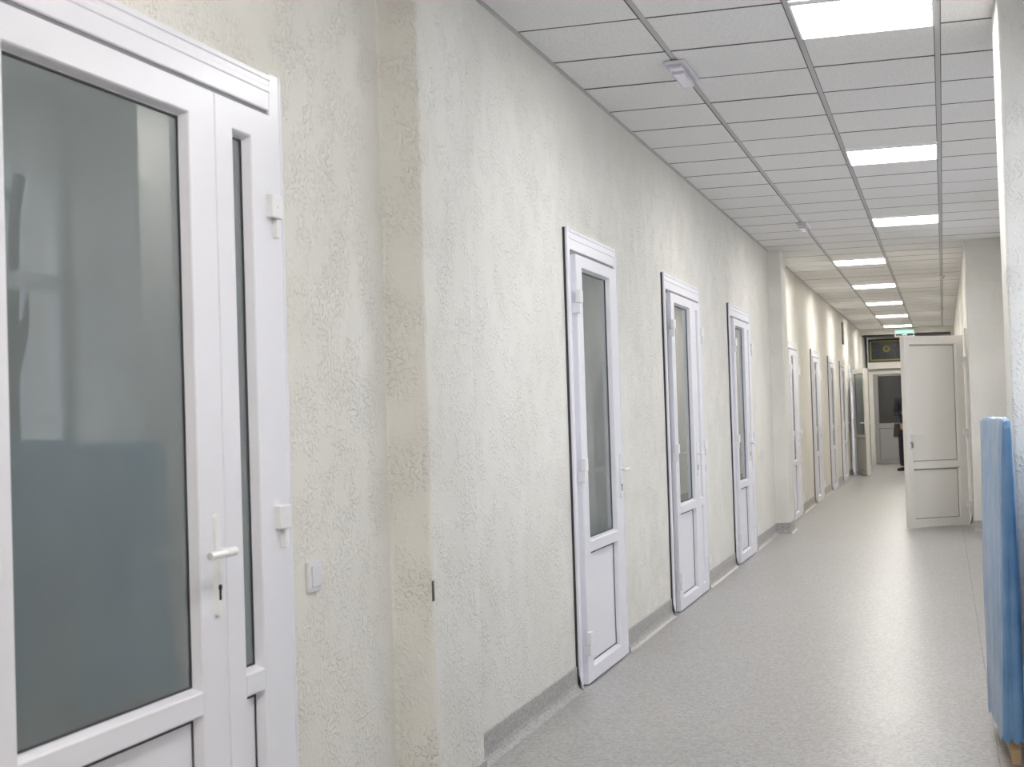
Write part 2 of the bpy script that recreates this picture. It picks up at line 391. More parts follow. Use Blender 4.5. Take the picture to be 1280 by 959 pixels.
# big open panelled door on the right
hx, hy = .205, 16.36
fx, fy = -.405, 15.90
e = empty('door_10', (XR, 17.15, 0), R(-90), 'structure', 'large open cream panelled door with two solid panels, on the right', 'door')
casing(e, 0, .80, 2.13, .06, .06, .09, 'pvc_far')
bm = bmesh.new(); ring(bm, .05, .75, 0, 2.045, [(0, -.006), (0, .06), (.05, .06), (.05, -.006)], 'LTR'); link('door_frame', bm, M['pvc_far'], e)
# local x = -y world from 17.15 ; local -y = -x world
def w2l(x, y): return (17.15 - y, -(XR - x) )
FL = w2l(fx, fy); HL = w2l(hx, hy)
wlen = math.hypot(hx - fx, hy - fy)
l10 = leaf(e, 0, wlen, .012, 2.05, .10, .62, (.715, 1.95), .085, wlen - .115, 'pvc_far', None, glassmat='pvc_far', handle=(.045, 1.0), hand='L',
           hinges=[(wlen, .20, 1), (wlen, .98, 1), (wlen, 1.76, 1)], both=True, solid=True)
l10.location = (FL[0], FL[1], 0); l10.rotation_euler = (0, 0, math.atan2(HL[1] - FL[1], HL[0] - FL[0]))
bm = bmesh.new(); cyl(bm, (.045, -.036, .912), (.045, -.056, .912), .013); box(bm, .038, .062, -.062, -.050, .86, .912)
link('lock_and_key', bm, M['steel'], l10, label='steel lock cylinder with a key in it')

# ------------------------------------------------------------------ walls
def rnd(path, r=.012, n=3):
    out = [path[0]]
    for i in range(1, len(path) - 1):
        p, a, c = Vector(path[i]), Vector(path[i - 1]), Vector(path[i + 1])
        u, v = (a - p), (c - p)
        if u.normalized().dot(v.normalized()) < -.999: out.append(path[i]); continue
        rr = min(r, u.length * .45, v.length * .45); A, C = p + u.normalized() * rr, p + v.normalized() * rr
        for k in range(n + 1):
            t = k / n; q = A * (1 - t) ** 2 + p * 2 * t * (1 - t) + C * t * t; out.append((q.x, q.y))
    return out + [path[-1]]
def strip(bm, path, z0, z1):
    lo = [bm.verts.new((x, y, z0)) for x, y in path]; hi = [bm.verts.new((x, y, z1)) for x, y in path]
    for k in range(len(path) - 1): bm.faces.new((lo[k], lo[k + 1], hi[k + 1], hi[k]))
def sweep(bm, path, prof, side):
    """profile (distance from the wall, z) along the path; side +1: room to the right of travel"""
    P = [Vector(p) for p in path]; rows = []
    for i, p in enumerate(P):
        ns = []
        if i: d = (p - P[i - 1]).normalized(); ns.append(Vector((d.y, -d.x)) * side)
        if i < len(P) - 1: d = (P[i + 1] - p).normalized(); ns.append(Vector((d.y, -d.x)) * side)
        n = sum(ns, Vector((0, 0))).normalized(); s = 1 / max(.3, n.dot(ns[0]))
        rows.append([bm.verts.new((p.x + n.x * a * s, p.y + n.y * a * s, z)) for a, z in prof])
    for i in range(len(rows) - 1):
        for k in range(len(prof) - 1): bm.faces.new((rows[i][k], rows[i + 1][k], rows[i + 1][k + 1], rows[i][k + 1]))
    bm.faces.new(rows[0]); bm.faces.new(rows[-1][::-1])

LP1 = [(XL, YB), (XL, 4.375), (XP, 4.395), (XP, 4.880), (XL, 4.90), (XL, 15.40), (XP, 15.42), (XP, 15.93), (XL, 15.95), (XL, D8[0] + .05)]
T = .16
bm = bmesh.new()
strip(bm, rnd(LP1), 0, H + .1)
strip(bm, [(XL, D8[0] + .05), (XL, D8[1] - .05)], 2.05, H + .1)
strip(bm, [(XL, D8[1] - .05), (XL, YE)], 0, H + .1)
for y in (D8[0] + .05, D8[1] - .05): strip(bm, [(XL, y), (XL - T, y)], 0, 2.05)
v = [bm.verts.new(c) for c in ((XL, D8[0] + .05, 2.05), (XL, D8[1] - .05, 2.05), (XL - T, D8[1] - .05, 2.05), (XL - T, D8[0] + .05, 2.05))]; bm.faces.new(v)
wl = link('wall_left', bm, M['plaster'], kind='structure')
bm = bmesh.new(); box(bm, XP - .002, XP + .0015, 4.388, 4.403, .735, .80); link('scuff_mark', bm, M['scuffm'], wl, label='dark scrape on the pier corner')

# right wall: piers at XR, recesses at XN with windows
WZ0, WZ1 = .88, 2.63
NB = [(3.95, 6.20), (6.60, 15.50)]      # recess bays
WINS = [(4.45, 6.05, 'nearest window'), (7.30, 8.90, ''), (10.25, 11.85, ''), (13.20, 14.80, '')]
path = [(XR, YB), (XR, 3.90), (XN, 3.72), (XN, 6.36), (XR + .004, 6.20), (XR, 6.60), (XN, 6.66), (XN, 15.47), (XR, 15.50), (XR, 16.40)]
bm = bmesh.new()
def wallseg(p):
    strip(bm, rnd(p), 0, H + .1)
def windowed(y0, y1, wins):
    cur = y0
    for a, b in wins:
        strip(bm, [(XN, cur), (XN, a)], 0, H + .1); strip(bm, [(XN, a), (XN, b)], 0, WZ0); strip(bm, [(XN, a), (XN, b)], WZ1, H + .1)
        for y in (a, b): strip(bm, [(XN, y), (XN + .22, y)], WZ0, WZ1)
        for z in (WZ0, WZ1):
            bm.faces.new([bm.verts.new(c) for c in ((XN, a, z), (XN, b, z), (XN + .22, b, z), (XN + .22, a, z))])
        cur = b
    strip(bm, [(XN, cur), (XN, y1)], 0, H + .1)
wallseg([(XR, YB), (XR, 3.90), (XN, 3.72), (XN, 3.80)])
windowed(3.80, 6.318, [(4.45, 6.31)])
wallseg([(XN, 6.318), (XN, 6.325), (XR + .004, 6.20), (XR, 6.60), (XN, 6.66), (XN, 6.75)])
windowed(6.75, 15.30, [(7.30, 8.90), (10.25, 11.85), (13.20, 14.80)])
wallseg([(XN, 15.30), (XN, 15.47), (XR, 15.50), (XR, 16.40)])
strip(bm, [(XR, 16.40), (XR, 17.10)], 2.05, H + .1); strip(bm, [(XR, 17.10), (XR, YE)], 0, H + .1)
for y in (16.40, 17.10): strip(bm, [(XR, y), (XR + T, y)], 0, 2.05)
bm.faces.new([bm.verts.new(c) for c in ((XR, 16.40, 2.05), (XR, 17.10, 2.05), (XR + T, 17.10, 2.05), (XR + T, 16.40, 2.05))])
link('wall_right', bm, M['plaster'], kind='structure')
bm = bmesh.new(); strip(bm, [(XL - .1, YB), (XR + .1, YB)], 0, H + .1); link('wall_back', bm, M['plaster'], kind='structure')
# dim side rooms behind the two open doorways
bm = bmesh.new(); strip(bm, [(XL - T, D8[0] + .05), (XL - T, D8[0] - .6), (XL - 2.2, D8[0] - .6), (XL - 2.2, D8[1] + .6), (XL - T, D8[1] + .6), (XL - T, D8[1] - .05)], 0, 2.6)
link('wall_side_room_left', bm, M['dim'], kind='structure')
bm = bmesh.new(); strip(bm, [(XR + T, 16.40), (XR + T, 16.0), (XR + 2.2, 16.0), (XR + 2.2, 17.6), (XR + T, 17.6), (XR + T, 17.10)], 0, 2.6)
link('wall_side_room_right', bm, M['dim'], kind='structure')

# end wall with its tall splayed opening
OX0, OX1, OZ, YD = -1.668, .205, 2.835, 33.30
bm = bmesh.new()
strip(bm, [(XL - .05, YE), (OX0, YE)], 0, H + .1); strip(bm, [(OX1, YE), (XR + .05, YE)], 0, H + .1)
strip(bm, [(OX0, YE), (OX1, YE)], OZ, H + .1)
link('wall_end', bm, M['plaster'], kind='structure')
bm = bmesh.new()
box(bm, OX0, OX0 + .02, YE, YE + .38, 0, OZ); box(bm, OX0 + .045, OX0 + .075, YE + .36, YD, 0, OZ); box(bm, OX0 + .0, OX0 + .075, YE + .36, YE + .40, 0, OZ)
box(bm, OX1 - .02, OX1, YE, YD, 0, OZ); box(bm, OX0, OX1, YE, YD + .1, OZ, OZ + .03)
link('trim_1', bm, M['reveal'], kind='structure')
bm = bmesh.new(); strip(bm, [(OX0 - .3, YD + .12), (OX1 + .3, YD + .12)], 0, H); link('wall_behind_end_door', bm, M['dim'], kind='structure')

# floor, ceiling ----------------------------------------------------------------
bm = bmesh.new(); box(bm, -4.2, 3.0, YB - .1, YD + .2, -.1, 0); fl = link('floor', bm, M['lino'], kind='structure')
bm = bmesh.new(); box(bm, .148, .151, YB, 16, 0, .0006); link('welded_seam', bm, M['seam'], fl, label='thin welded seam along the floor')

bm = bmesh.new()
lights = [(XC - .6, Y0 + .6 * k) for k in (-13, -7, -1, 5, 11)] + [(XC - 1.2, Y0 + .6 * k) for k in (17, 23, 29, 35, 41)]
rows = [Y0 + .6 * k for k in range(-18, 44)]
xs = [XL, XC - 1.2, XC - .6, XC, XC + .6, XN]
for j, y in enumerate(rows):
    for i in range(len(xs) - 1):
        a, b = xs[i], xs[i + 1]
        y1 = y + .6
        if y >= YE: continue
        if any(abs(a - lx) < .01 and abs(y - ly) < .01 for lx, ly in lights): continue
        lo = max(y, YB + .004) + .0065; hi = min(y1, YE) - .0065
        if hi <= lo: continue
        g = .0115
        xa, xb = a + (g if i else .019), b - (g if i < 4 else .019)
        zf = H - random.uniform(0, .0015)
        ch = .004
        B = [bm.verts.new(c) for c in ((xa + ch, lo + ch, zf), (xb - ch, lo + ch, zf), (xb - ch, hi - ch, zf), (xa + ch, hi - ch, zf))]
        U = [bm.verts.new(c) for c in ((xa, lo, zf + ch), (xb, lo, zf + ch), (xb, hi, zf + ch), (xa, hi, zf + ch))]
        Tt = [bm.verts.new(c) for c in ((xa, lo, H + .014), (xb, lo, H + .014), (xb, hi, H + .014), (xa, hi, H + .014))]
        bm.faces.new(B)
        for P, Q in ((B, U), (U, Tt)):
            for k in range(4): bm.faces.new((P[k], P[(k + 1) % 4], Q[(k + 1) % 4], Q[k])).material_index = 1
ce = link('ceiling', bm, [M['tile'], M['tile_edge']], kind='structure')
bm = bmesh.new()
for x in xs[1:-1]: box(bm, x - .012, x + .012, YB, YE, H + .003, H + .030)
for y in rows:
    if YB < y < YE: box(bm, XL, XN, y - .012, y + .012, H + .0085, H + .028)
box(bm, XL, XL + .020, YB, YE, H - .002, H + .03); box(bm, XN - .020, XN, YB, YE, H + .002, H + .03)
link('ceiling_grid', bm, M['grid'], ce, label='painted metal grid between the tiles')
bm = bmesh.new(); box(bm, XL - .1, XN + .1, YB - .1, YE + .1, H + .05, H + .09); link('slab_above', bm, M['dim'], ce)

where = ['nearest of the square LED ceiling panels ahead of the view, cut by the top edge', 'square LED ceiling panel, second from the near end', 'square LED ceiling panel, third from the near end',
         'square LED ceiling panel beyond the far pier, first of the warmer row', 'square LED ceiling panel beyond the far pier, second of its row', 'square LED ceiling panel beyond the far pier, third of its row',
         'square LED ceiling panel, second last before the end wall', 'square LED ceiling panel closest to the end wall and exit sign']
where = ['square LED ceiling panel behind the view, farthest back', 'square LED ceiling panel overhead, just outside the top of the photo'] + where
def panel(i, x, y):
    e = empty('ceiling_light', (x + .3, y + .3, H), 0, None, where[i], 'ceiling light', 'square LED panels in the ceiling')
    bm = bmesh.new(); ring(bm, -.2885, .2885, -.2885, .2885, [(0, -.004), (0, .014), (.010, .014), (.010, -.004)])
    bmesh.ops.rotate(bm, verts=bm.verts, cent=(0, 0, 0), matrix=Matrix.Rotation(R(-90), 3, 'X')); link('light_frame', bm, M['hardware'], e)
    bm = bmesh.new(); box(bm, -.279, .279, -.279, .279, -.001, .010); link('diffuser', bm, M['lamp_back' if i < 1 else 'lamp' if i < 5 else 'lamp_far'], e)
for i, (x, y) in enumerate(lights): panel(i, x, y)

# baseboards ----------------------------------------------------------------------
BB = [(0, .113), (.003, .114), (.006, .111), (.006, .040), (.010, .022), (.018, .009), (.032, .002), (.036, .0)]
bm = bmesh.new()
def seg(a, b): sweep(bm, [(XL, a), (XL, b)], BB, 1)
seg(YB, 2.15)
sweep(bm, [(XL, 3.60), (XL, 4.375), (XP, 4.395), (XP, 4.880), (XL, 4.90), (XL, 6.735)], BB, 1)
seg(7.835, 9.255); seg(10.705, 12.235)
sweep(bm, [(XL, 13.58), (XL, 15.40), (XP, 15.42), (XP, 15.93), (XL, 15.95), (XL, 17.0)], BB, 1)
seg(18.2, 20.15); seg(21.5, 23.2); seg(24.35, 25.9); seg(27.1, D8[0]); seg(D8[1], YE)
link('baseboard_left', bm, M['lino'], kind='structure')
bm = bmesh.new()
sweep(bm, [(XR, YB), (XR, 3.90), (XN, 3.72), (XN, 6.325), (XR + .004, 6.20), (XR, 6.60), (XN, 6.66), (XN, 15.47), (XR, 15.50), (XR, 16.35)], BB, -1)
sweep(bm, [(XR, 17.15), (XR, YE)], BB, -1)
link('baseboard_right', bm, M['lino'], kind='structure')

# windows -------------------------------------------------------------------------
def window(n, a, b, label, dx=.10):
    e = empty(f'window_{n}', (XN + dx, a, WZ0), R(90), 'structure', label, 'window')
    w, h = b - a, WZ1 - WZ0
    P = [(0, -.03), (0, .03), (.055, .03), (.055, -.022), (.050, -.03)]
    # local x = +y world, local +y = -x world (towards the room)
    bm = bmesh.new(); ring(bm, 0, w, 0, h, P); tz = 1.13
    for k in range(1, 3): box(bm, w * k / 3 - .035, w * k / 3 + .035, -.028, .029, .05, h - .05)
    box(bm, .05, w - .05, -.0285, .0285, tz, tz + .085)
    link('window_frame', bm, M['pvc'], e)
    for k in range(3):
        for z0, z1 in ((.05, tz), (tz + .085, h - .05)):
            bm = bmesh.new(); box(bm, w * k / 3 + .03, w * (k + 1) / 3 - .03, -.003, .003, z0, z1); link('glass_pane', bm, M['wclear'], e)
    bm = bmesh.new(); box(bm, .0, w - .03, .03, .16, -.03, 0); link('window_sill', bm, M['pvc'], e, bevel=.004)
window(1, 4.45, 6.31, 'tall white window in the recess opposite the nearest door, seen mirrored in its glass', .035)
window(2, 7.30, 8.90, 'white window in the recess just past the near right pier')
window(3, 10.25, 11.85, 'white window in the middle of the long right recess')
window(4, 13.20, 14.80, 'white window in the recess just before the far right pier')

# outside: paving, facade and a bare tree -------------------------------------------
bm = bmesh.new(); box(bm, 1.3, 40, -30, 60, -1.2, -1.0); link('ground_outside', bm, M['snow'], kind='structure')
def tree(x, y):
    bm = bmesh.new(); rr = random.Random(5)
    def br(p, d, L, r, dep):
        q = p + d * L; cyl(bm, p, q, r, r * .68, 6 if dep < 3 else 4)
        if dep >= 6: return
        for k in range(3 if dep else 4):
            nd = (d + Vector((rr.uniform(-1, 1), rr.uniform(-1, 1), rr.uniform(-.35, .7))) * .62).normalized()
            br(q, nd, L * rr.uniform(.62, .84), r * .62, dep + 1)
    br(Vector((0, 0, 0)), Vector((0, 0, 1)), 3.0, .14, 0)
    o = link('bare_tree', bm, M['bark'], label='leafless tree outside the near window, mirrored in the door glass', cat='tree'); o.location = (x, y, -1.0)
tree(9.0, 17.3)
e = empty('building', (15, 27.0, -1.0), 0, 'structure', 'plain grey building beyond the leafless tree, mirrored in the nearest door glass', 'building')
bm = bmesh.new(); box(bm, 0, 10, -.5, 22, 0, 10); link('facade', bm, M['facade'], e)
bm = bmesh.new(); box(bm, -.4, 10.4, -.9, 22.4, 10, 10.3); link('roof', bm, M['grid'], e)
for fy_ in (3.5, 8, 12.5, 17):
    for fz in (1.6, 4.8, 7.6): bm = bmesh.new(); box(bm, -.04, .02, fy_, fy_ + 1.5, fz, fz + 1.5); link('window', bm, M['darkglass'], e)

# wrapped stacks --------------------------------------------------------------------
def wrapped(name, corners, z0, z1, label, seed, loc, hemdrop=0.0):
    """upright stack of boards under film: four base corners and four top corners (x, y)"""
    rr = random.Random(seed); e = empty(name, loc, 0, None, label, 'wrapped boards')
    lo, hi = corners
    lo = [Vector((x - loc[0], y - loc[1])) for x, y in lo]; hi = [Vector((x - loc[0], y - loc[1])) for x, y in hi]
    NZ, NS = 40, 14
    bm = bmesh.new(); rows = []
    def noise(a, b):
        return math.sin(a * 9.1 + seed) * math.sin(b * 3.3 + 1.7 * seed) + .6 * math.sin(a * 23 + 2 * b + seed) + .35 * math.sin(a * 41 - 5 * b)
    cen = sum(lo, Vector((0, 0))) / 4
    for iz in range(NZ + 1):
        t = iz / NZ; row = []
        for c in range(4):
            for k in range(NS if c % 2 == 0 else 5):
                m = k / (NS if c % 2 == 0 else 5)
                L_ = lo[c].lerp(lo[(c + 1) % 4], m); H_ = hi[c].lerp(hi[(c + 1) % 4], m)
                p = L_.lerp(H_, t)
                d = (lo[(c + 1) % 4] - lo[c]).normalized(); nn = Vector((-d.y, d.x))
                if (p + nn * .01 - cen).length < (p - cen).length: nn = -nn
                edge = min(1, 6 * m, 6 * (1 - m)) if c % 2 == 0 else .3 * min(1, 5 * m, 5 * (1 - m))
                bulge = (.016 * math.sin(math.pi * min(1, t * 1.02)) + .0045 * noise(m * 1.0 + c, t * 2)) * edge
                p = p + nn * bulge
                z = z0 + (z1 - z0) * t
                if iz == 0: z += .018 * noise(m * 2 + c, 3) + (.0 if c else .0)
                row.append(bm.verts.new((p.x, p.y, z)))
        rows.append(row)
    n = len(rows[0])
    for a in range(NZ):
        for k in range(n): bm.faces.new((rows[a][k], rows[a][(k + 1) % n], rows[a + 1][(k + 1) % n], rows[a + 1][k]))
    # crumpled folded top
    top = rows[-1]; cx = sum((v.co for v in top), Vector()) / n
    prev = top
    for s, dz in ((.86, .010), (.6, .014), (.3, .006)):
        cur = [bm.verts.new((cx.x + (v.co.x - cx.x) * s, cx.y + (v.co.y - cx.y) * s, v.co.z + dz + .004 * rr.uniform(-1, 1))) for v in top]
        for k in range(n): bm.faces.new((prev[k], prev[(k + 1) % n], cur[(k + 1) % n], cur[k]))
        prev = cur
    cv = bm.verts.new((cx.x, cx.y, z1 + .004))
    for k in range(n): bm.faces.new((prev[k], prev[(k + 1) % n], cv))
    link('plastic_film', bm, M['film'], e, smooth=True)
    return e, lo, hi
# long side first: far-left -> near-left -> near-right -> far-right
w1, lo, hi = wrapped('wrapped_board_stack', ([(.128, 6.17), (.166, 5.545), (.238, 5.545), (.240, 6.17)], [(.140, 6.17), (.206, 5.545), (.231, 5.545), (.236, 6.17)]),
        .085, 1.248, 'tall stack of boards wrapped in blue plastic film leaning by the near right pier', 3, (.19, 5.86, 0))
bm = bmesh.new(); box(bm, .000, .036, -.300, .300, .0, .055); box(bm, -.028, -.002, .20, .29, 0, .05); link('timber_batten', bm, M['wood'], w1, bevel=.003)
bm = bmesh.new()
a = [(-.035, .285), (.010, -.290), (.030, -.290), (.030, .285)]
v = box(bm, 0, 1, 0, 1, 0, 1)
for q, c in zip(v, ((-.008, -.285, .055), (.034, -.285, .055), (.034, .28, .055), (-.045, .28, .055), (.022, -.285, 1.22), (.034, -.285, 1.22), (.036, .28, 1.22), (-.035, .28, 1.22))): q.co = c
link('board', bm, M['wood'], w1)
w2, lo, hi = wrapped('wrapped_board_stack', ([(.46, 6.05), (.46, 4.1), (.60, 4.1), (.60, 6.05)], [(.50, 6.05), (.50, 4.1), (.62, 4.1), (.62, 6.05)]),
        .06, 1.27, 'long blue-wrapped board stack in the window recess, seen only mirrored in the nearest door', 8, (.54, 5.1, 0))
bm = bmesh.new(); box(bm, -.05, .05, -.95, .92, 0, .06); link('timber_batten', bm, M['wood'], w2)

# switches ---------------------------------------------------------------------------
def switch(y, z, label):
    e = empty('light_switch', (XL, y, z), R(90), None, label, 'light switch', 'wall switches beside the doors')
    bm = bmesh.new(); box(bm, -.0415, .0415, -.012, 0, -.0415, .0415); link('switch_frame', bm, M['switch'], e, bevel=.003)
    bm = bmesh.new(); box(bm, -.029, .029, -.017, -.011, -.029, .029); link('rocker', bm, M['switch'], e, bevel=.002)
switch(3.765, .887, 'square grey-white switch on the wall right of the nearest door')
switch(10.80, .895, 'switch right of the door whose casing is third along the left wall')
switch(14.33, .870, 'small switch on the wall just before the far left pier')

# small fixtures -----------------------------------------------------------------------
def emergency(y, label, L=.40):
    e = empty('emergency_light', (XC - 1.2, y, H), 0, None, label, 'emergency light', 'emergency lights on the ceiling bar')
    bm = bmesh.new(); box(bm, -.052, .052, -L / 2, L / 2, -.022, -.002); link('housing', bm, M['detector'], e, bevel=.006)
    bm = bmesh.new(); box(bm, -.033, .033, -L / 2 + .10, L / 2 - .01, -.052, -.022); link('lens', bm, M['clearplastic'], e, bevel=.010)
    bm = bmesh.new(); box(bm, -.036, .036, -L / 2 + .01, -L / 2 + .085, -.040, -.022); link('end_cap', bm, M['clearplastic'], e, bevel=.006)
emergency(6.96, 'oblong milky emergency light on the ceiling bar left of the nearest panel')
emergency(13.35, 'small oblong emergency light on the ceiling bar near the far left pier')
def detector(y, label):
    e = empty('smoke_detector', (XC, y, H), 0, None, label, 'smoke detector', 'round detectors on the right ceiling bar')
    bm = bmesh.new(); cyl(bm, (0, 0, .002), (0, 0, -.018), .052, .052, 24); link('base', bm, M['detector'], e, bevel=.002)
    bm = bmesh.new(); cyl(bm, (0, 0, -.018), (0, 0, -.048), .042, .026, 24); link('sensor_head', bm, M['detector'], e, bevel=.003)
detector(19.7, 'round white detector on the right ceiling bar, nearer of two')
detector(26.4, 'round white detector on the right ceiling bar, farther of two')
e = empty('wall_box', (XL, 27.05, 2.66), R(90), None, 'narrow upright box high on the left wall near the end', 'wall box')
bm = bmesh.new(); box(bm, -.09, .09, -.040, 0, -.20, .20); link('box_body', bm, M['detector'], e, bevel=.004)
bm = bmesh.new(); box(bm, -.094, -.088, -.020, -.001, -.20, .20); link('side_cover', bm, M['lead'], e)

# exit sign over the end opening
e = empty('exit_sign', (-.755, 32.42, 2.872), 0, None, 'green-glowing exit sign hanging below the ceiling before the end opening', 'exit sign')
bm = bmesh.new(); ring(bm, -.205, .205, -.075, .085, [(0, -.018), (0, .018), (.016, .018), (.016, -.018)]); link('sign_housing', bm, M['hardware'], e)
bm = bmesh.new(); box(bm, -.188, .188, -.010, .010, -.010, .068); link('glowing_face', bm, M['exitgreen'], e)
bm = bmesh.new(); box(bm, -.188, .188, -.012, .012, -.058, -.012); link('dark_strip', bm, M['lead'], e)
bm = bmesh.new(); box(bm, -.05, .05, -.0135, -.0115, -.045, -.025); link('green_mark', bm, M['exitgreen'], e)
for x in (-.15, .15):
    bm = bmesh.new(); cyl(bm, (x, 0, .083), (x, 0, H - 2.872 + .004), .004, n=8); link('hanger', bm, M['steel'], e)

# transom window of coloured glass -----------------------------------------------------
TX0, TX1, TZ0, TZ1 = OX0 + .095, OX1 - .06, 2.285, 2.805
e = empty('window_5', (0, YD, 0), 0, 'structure', 'dark coloured-glass transom window with yellow border above the end door', 'window')
def fr(nm, x0, x1, z0, z1, w, y0, y1, m, parent=e, label=None):
    bm = bmesh.new(); ring(bm, x0, x1, z0, z1, [(0, y0), (0, y1), (w, y1), (w, y0)]); return link(nm, bm, M[m], parent, label=label)
fr('window_frame', TX0, TX1, TZ0, TZ1, .03, -.06, 0, 'lead')
fr('yellow_border', TX0 + .035, TX1 - .035, TZ0 + .035, TZ1 - .035, .030, -.035, -.005, 'gold')
bm = bmesh.new(); box(bm, TX0 + .02, TX1 - .02, -.018, -.008, TZ0 + .02, TZ1 - .02); link('coloured_panes', bm, M['stained'], e)
bm = bmesh.new()
for k in range(1, 6): x = TX0 + (TX1 - TX0) * k / 6; box(bm, x - .012, x + .012, -.03, -.01, TZ0 + .04, TZ1 - .04)
box(bm, TX0 + .04, TX1 - .04, -.028, -.01, (TZ0 + TZ1) / 2 - .008, (TZ0 + TZ1) / 2 + .008)
link('lead_bars', bm, M['lead'], e)
bm = bmesh.new(); cx, cz = -1.18, 2.58
for k in range(12):
    t = 2 * math.pi * k / 12; cyl(bm, (cx + .055 * math.cos(t), -.04, cz + .055 * math.sin(t)), (cx + .055 * math.cos(t), -.02, cz + .055 * math.sin(t)), .024, n=10)
link('yellow_rosette', bm, M['gold'], e)

# transom bar and end door ---------------------------------------------------------------
bm = bmesh.new(); box(bm, OX0 + .075, OX1 - .02, YD - .16, YD + .06, 2.135, 2.28); link('trim_2', bm, M['pvc_far'], kind='structure', bevel=.006)
e = empty('door_11', (OX0 + .08, YD, 0), 0, 'structure', 'grey door with dark glass facing down the corridor from its end', 'door')
W = OX1 - .02 - (OX0 + .08)
bm = bmesh.new(); ring(bm, 0, W, 0, 2.115, [(0, -.03), (0, .06), (.10, .06), (.10, -.02), (.09, -.03)], 'LTR'); link('door_frame', bm, M['pvc_far'], e)
leaf(e, .11, .99, .01, 2.005, .10, .80, (.92, 1.965), .20, .88, 'greydoor', None, glassmat='darkglass', handle=(.93, 1.02))
leaf(e, 1.0, W - .11, .01, 2.005, .10, .80, (.92, 1.965), 1.09, W - .20, 'greydoor', None, glassmat='darkglass')

# the person in black at the end of the corridor ------------------------------------------
def skinned(name, joints, edges, mat, parent=None, sub=2, smooth=True, root=0):
    me = bpy.data.meshes.new(name); me.from_pydata([j[0] for j in joints], edges, [])
    o = bpy.data.objects.new(name, me); COL.objects.link(o)
    sk = o.modifiers.new('skin', 'SKIN'); sk.use_smooth_shade = True
    if not me.skin_vertices: 
        bpy.context.view_layer.objects.active = o
    for v, j in zip(me.skin_vertices[0].data, joints):
        v.radius = j[1] if isinstance(j[1], tuple) else (j[1], j[1]); v.use_root = False
    me.skin_vertices[0].data[root].use_root = True
    sb = o.modifiers.new('sub', 'SUBSURF'); sb.levels = sb.render_levels = sub
    me.materials.append(mat)
    if parent: o.parent = parent
    return o
px, py = -.690, 29.6
per = empty('person', (px, py, 0), 0, None, 'person in black clothes standing mostly behind the open right-hand door leaf', 'person')
J = [((0, 0, .94), (.12, .09)), ((0, 0, 1.12), (.10, .075)), ((0, 0, 1.30), (.13, .08)), ((0, 0, 1.42), (.10, .07)), ((0, -.01, 1.50), .055), ((0, -.02, 1.56), .055),
     ((0, -.025, 1.64), (.078, .085)), ((0, -.02, 1.71), (.072, .078)),
     ((-.09, 0, .86), .08), ((-.11, -.01, .50), .06), ((-.12, 0, .12), .045),
     ((.09, 0, .86), .08), ((.10, .01, .50), .06), ((.10, .01, .12), .045),
     ((-.17, 0, 1.40), .050), ((-.225, -.02, 1.13), .038), ((-.06, -.20, 1.16), .034),
     ((.17, 0, 1.40), .058), ((.225, -.02, 1.13), .045), ((.08, -.21, 1.10), .034)]
E_ = [(0, 1), (1, 2), (2, 3), (3, 4), (4, 5), (5, 6), (6, 7), (0, 8), (8, 9), (9, 10), (0, 11), (11, 12), (12, 13), (3, 14), (14, 15), (15, 16), (3, 17), (17, 18), (18, 19)]
body = skinned('body', J, E_, M['skin'], per)
CJ = [((0, 0, .86), (.18, .15)), ((0, 0, 1.12), (.15, .12)), ((0, 0, 1.32), (.175, .13)), ((0, 0, 1.43), (.135, .11)), ((0, -.005, 1.49), .065),
      ((-.17, 0, 1.41), .075), ((-.23, -.02, 1.13), .062), ((-.085, -.185, 1.157), .046), ((.17, 0, 1.41), .075), ((.23, -.02, 1.13), .062), ((.10, -.19, 1.107), .046)]
skinned('jacket', CJ, [(0, 1), (1, 2), (2, 3), (3, 4), (3, 5), (5, 6), (6, 7), (3, 8), (8, 9), (9, 10)], M['cloth'], per)
TJ = [((0, 0, .92), (.16, .14)), ((-.09, 0, .80), .115), ((-.11, -.01, .50), .085), ((-.12, 0, .09), .068), ((.09, 0, .80), .115), ((.10, .01, .50), .085), ((.10, .01, .09), .068)]
skinned('trousers', TJ, [(0, 1), (1, 2), (2, 3), (0, 4), (4, 5), (5, 6)], M['cloth'], per)
for xx, dx, dy in ((-.115, -.8, -.6), (.10, .35, -.94)):
    skinned('shoe', [((xx - dx * .045, -dy * .045, .047), .042), ((xx + dx * .05, dy * .05, .046), (.046, .040)), ((xx + dx * .14, dy * .14, .036), (.040, .030))], [(0, 1), (1, 2)], M['leather'], per)
skinned('hair', [((0, .012, 1.60), (.088, .070)), ((0, .010, 1.71), (.090, .090)), ((0, -.01, 1.76), (.066, .070))], [(0, 1), (1, 2)], M['hair'], per)
bm = bmesh.new(); cyl(bm, (0, -.102, 1.675), (0, -.124, 1.640), .007, .013, 8); link('nose', bm, M['skin'], per, smooth=True)
for xx in (-.03, .03):
    bm = bmesh.new(); bmesh.ops.create_uvsphere(bm, u_segments=10, v_segments=8, radius=.011, matrix=Matrix.Translation((xx, -.098, 1.672))); link('eye', bm, M['leather'], per, smooth=True)
    bm = bmesh.new(); bmesh.ops.create_uvsphere(bm, u_segments=10, v_segments=8, radius=.022, matrix=Matrix.Translation((xx * 2.75, -.015, 1.645)) @ Matrix.Diagonal((.35, .8, 1.4, 1))); link('ear', bm, M['skin'], per, smooth=True)
bm = bmesh.new(); box(bm, -.02, .02, -.110, -.102, 1.606, 1.612); link('mouth', bm, M['leather'], per, bevel=.002)
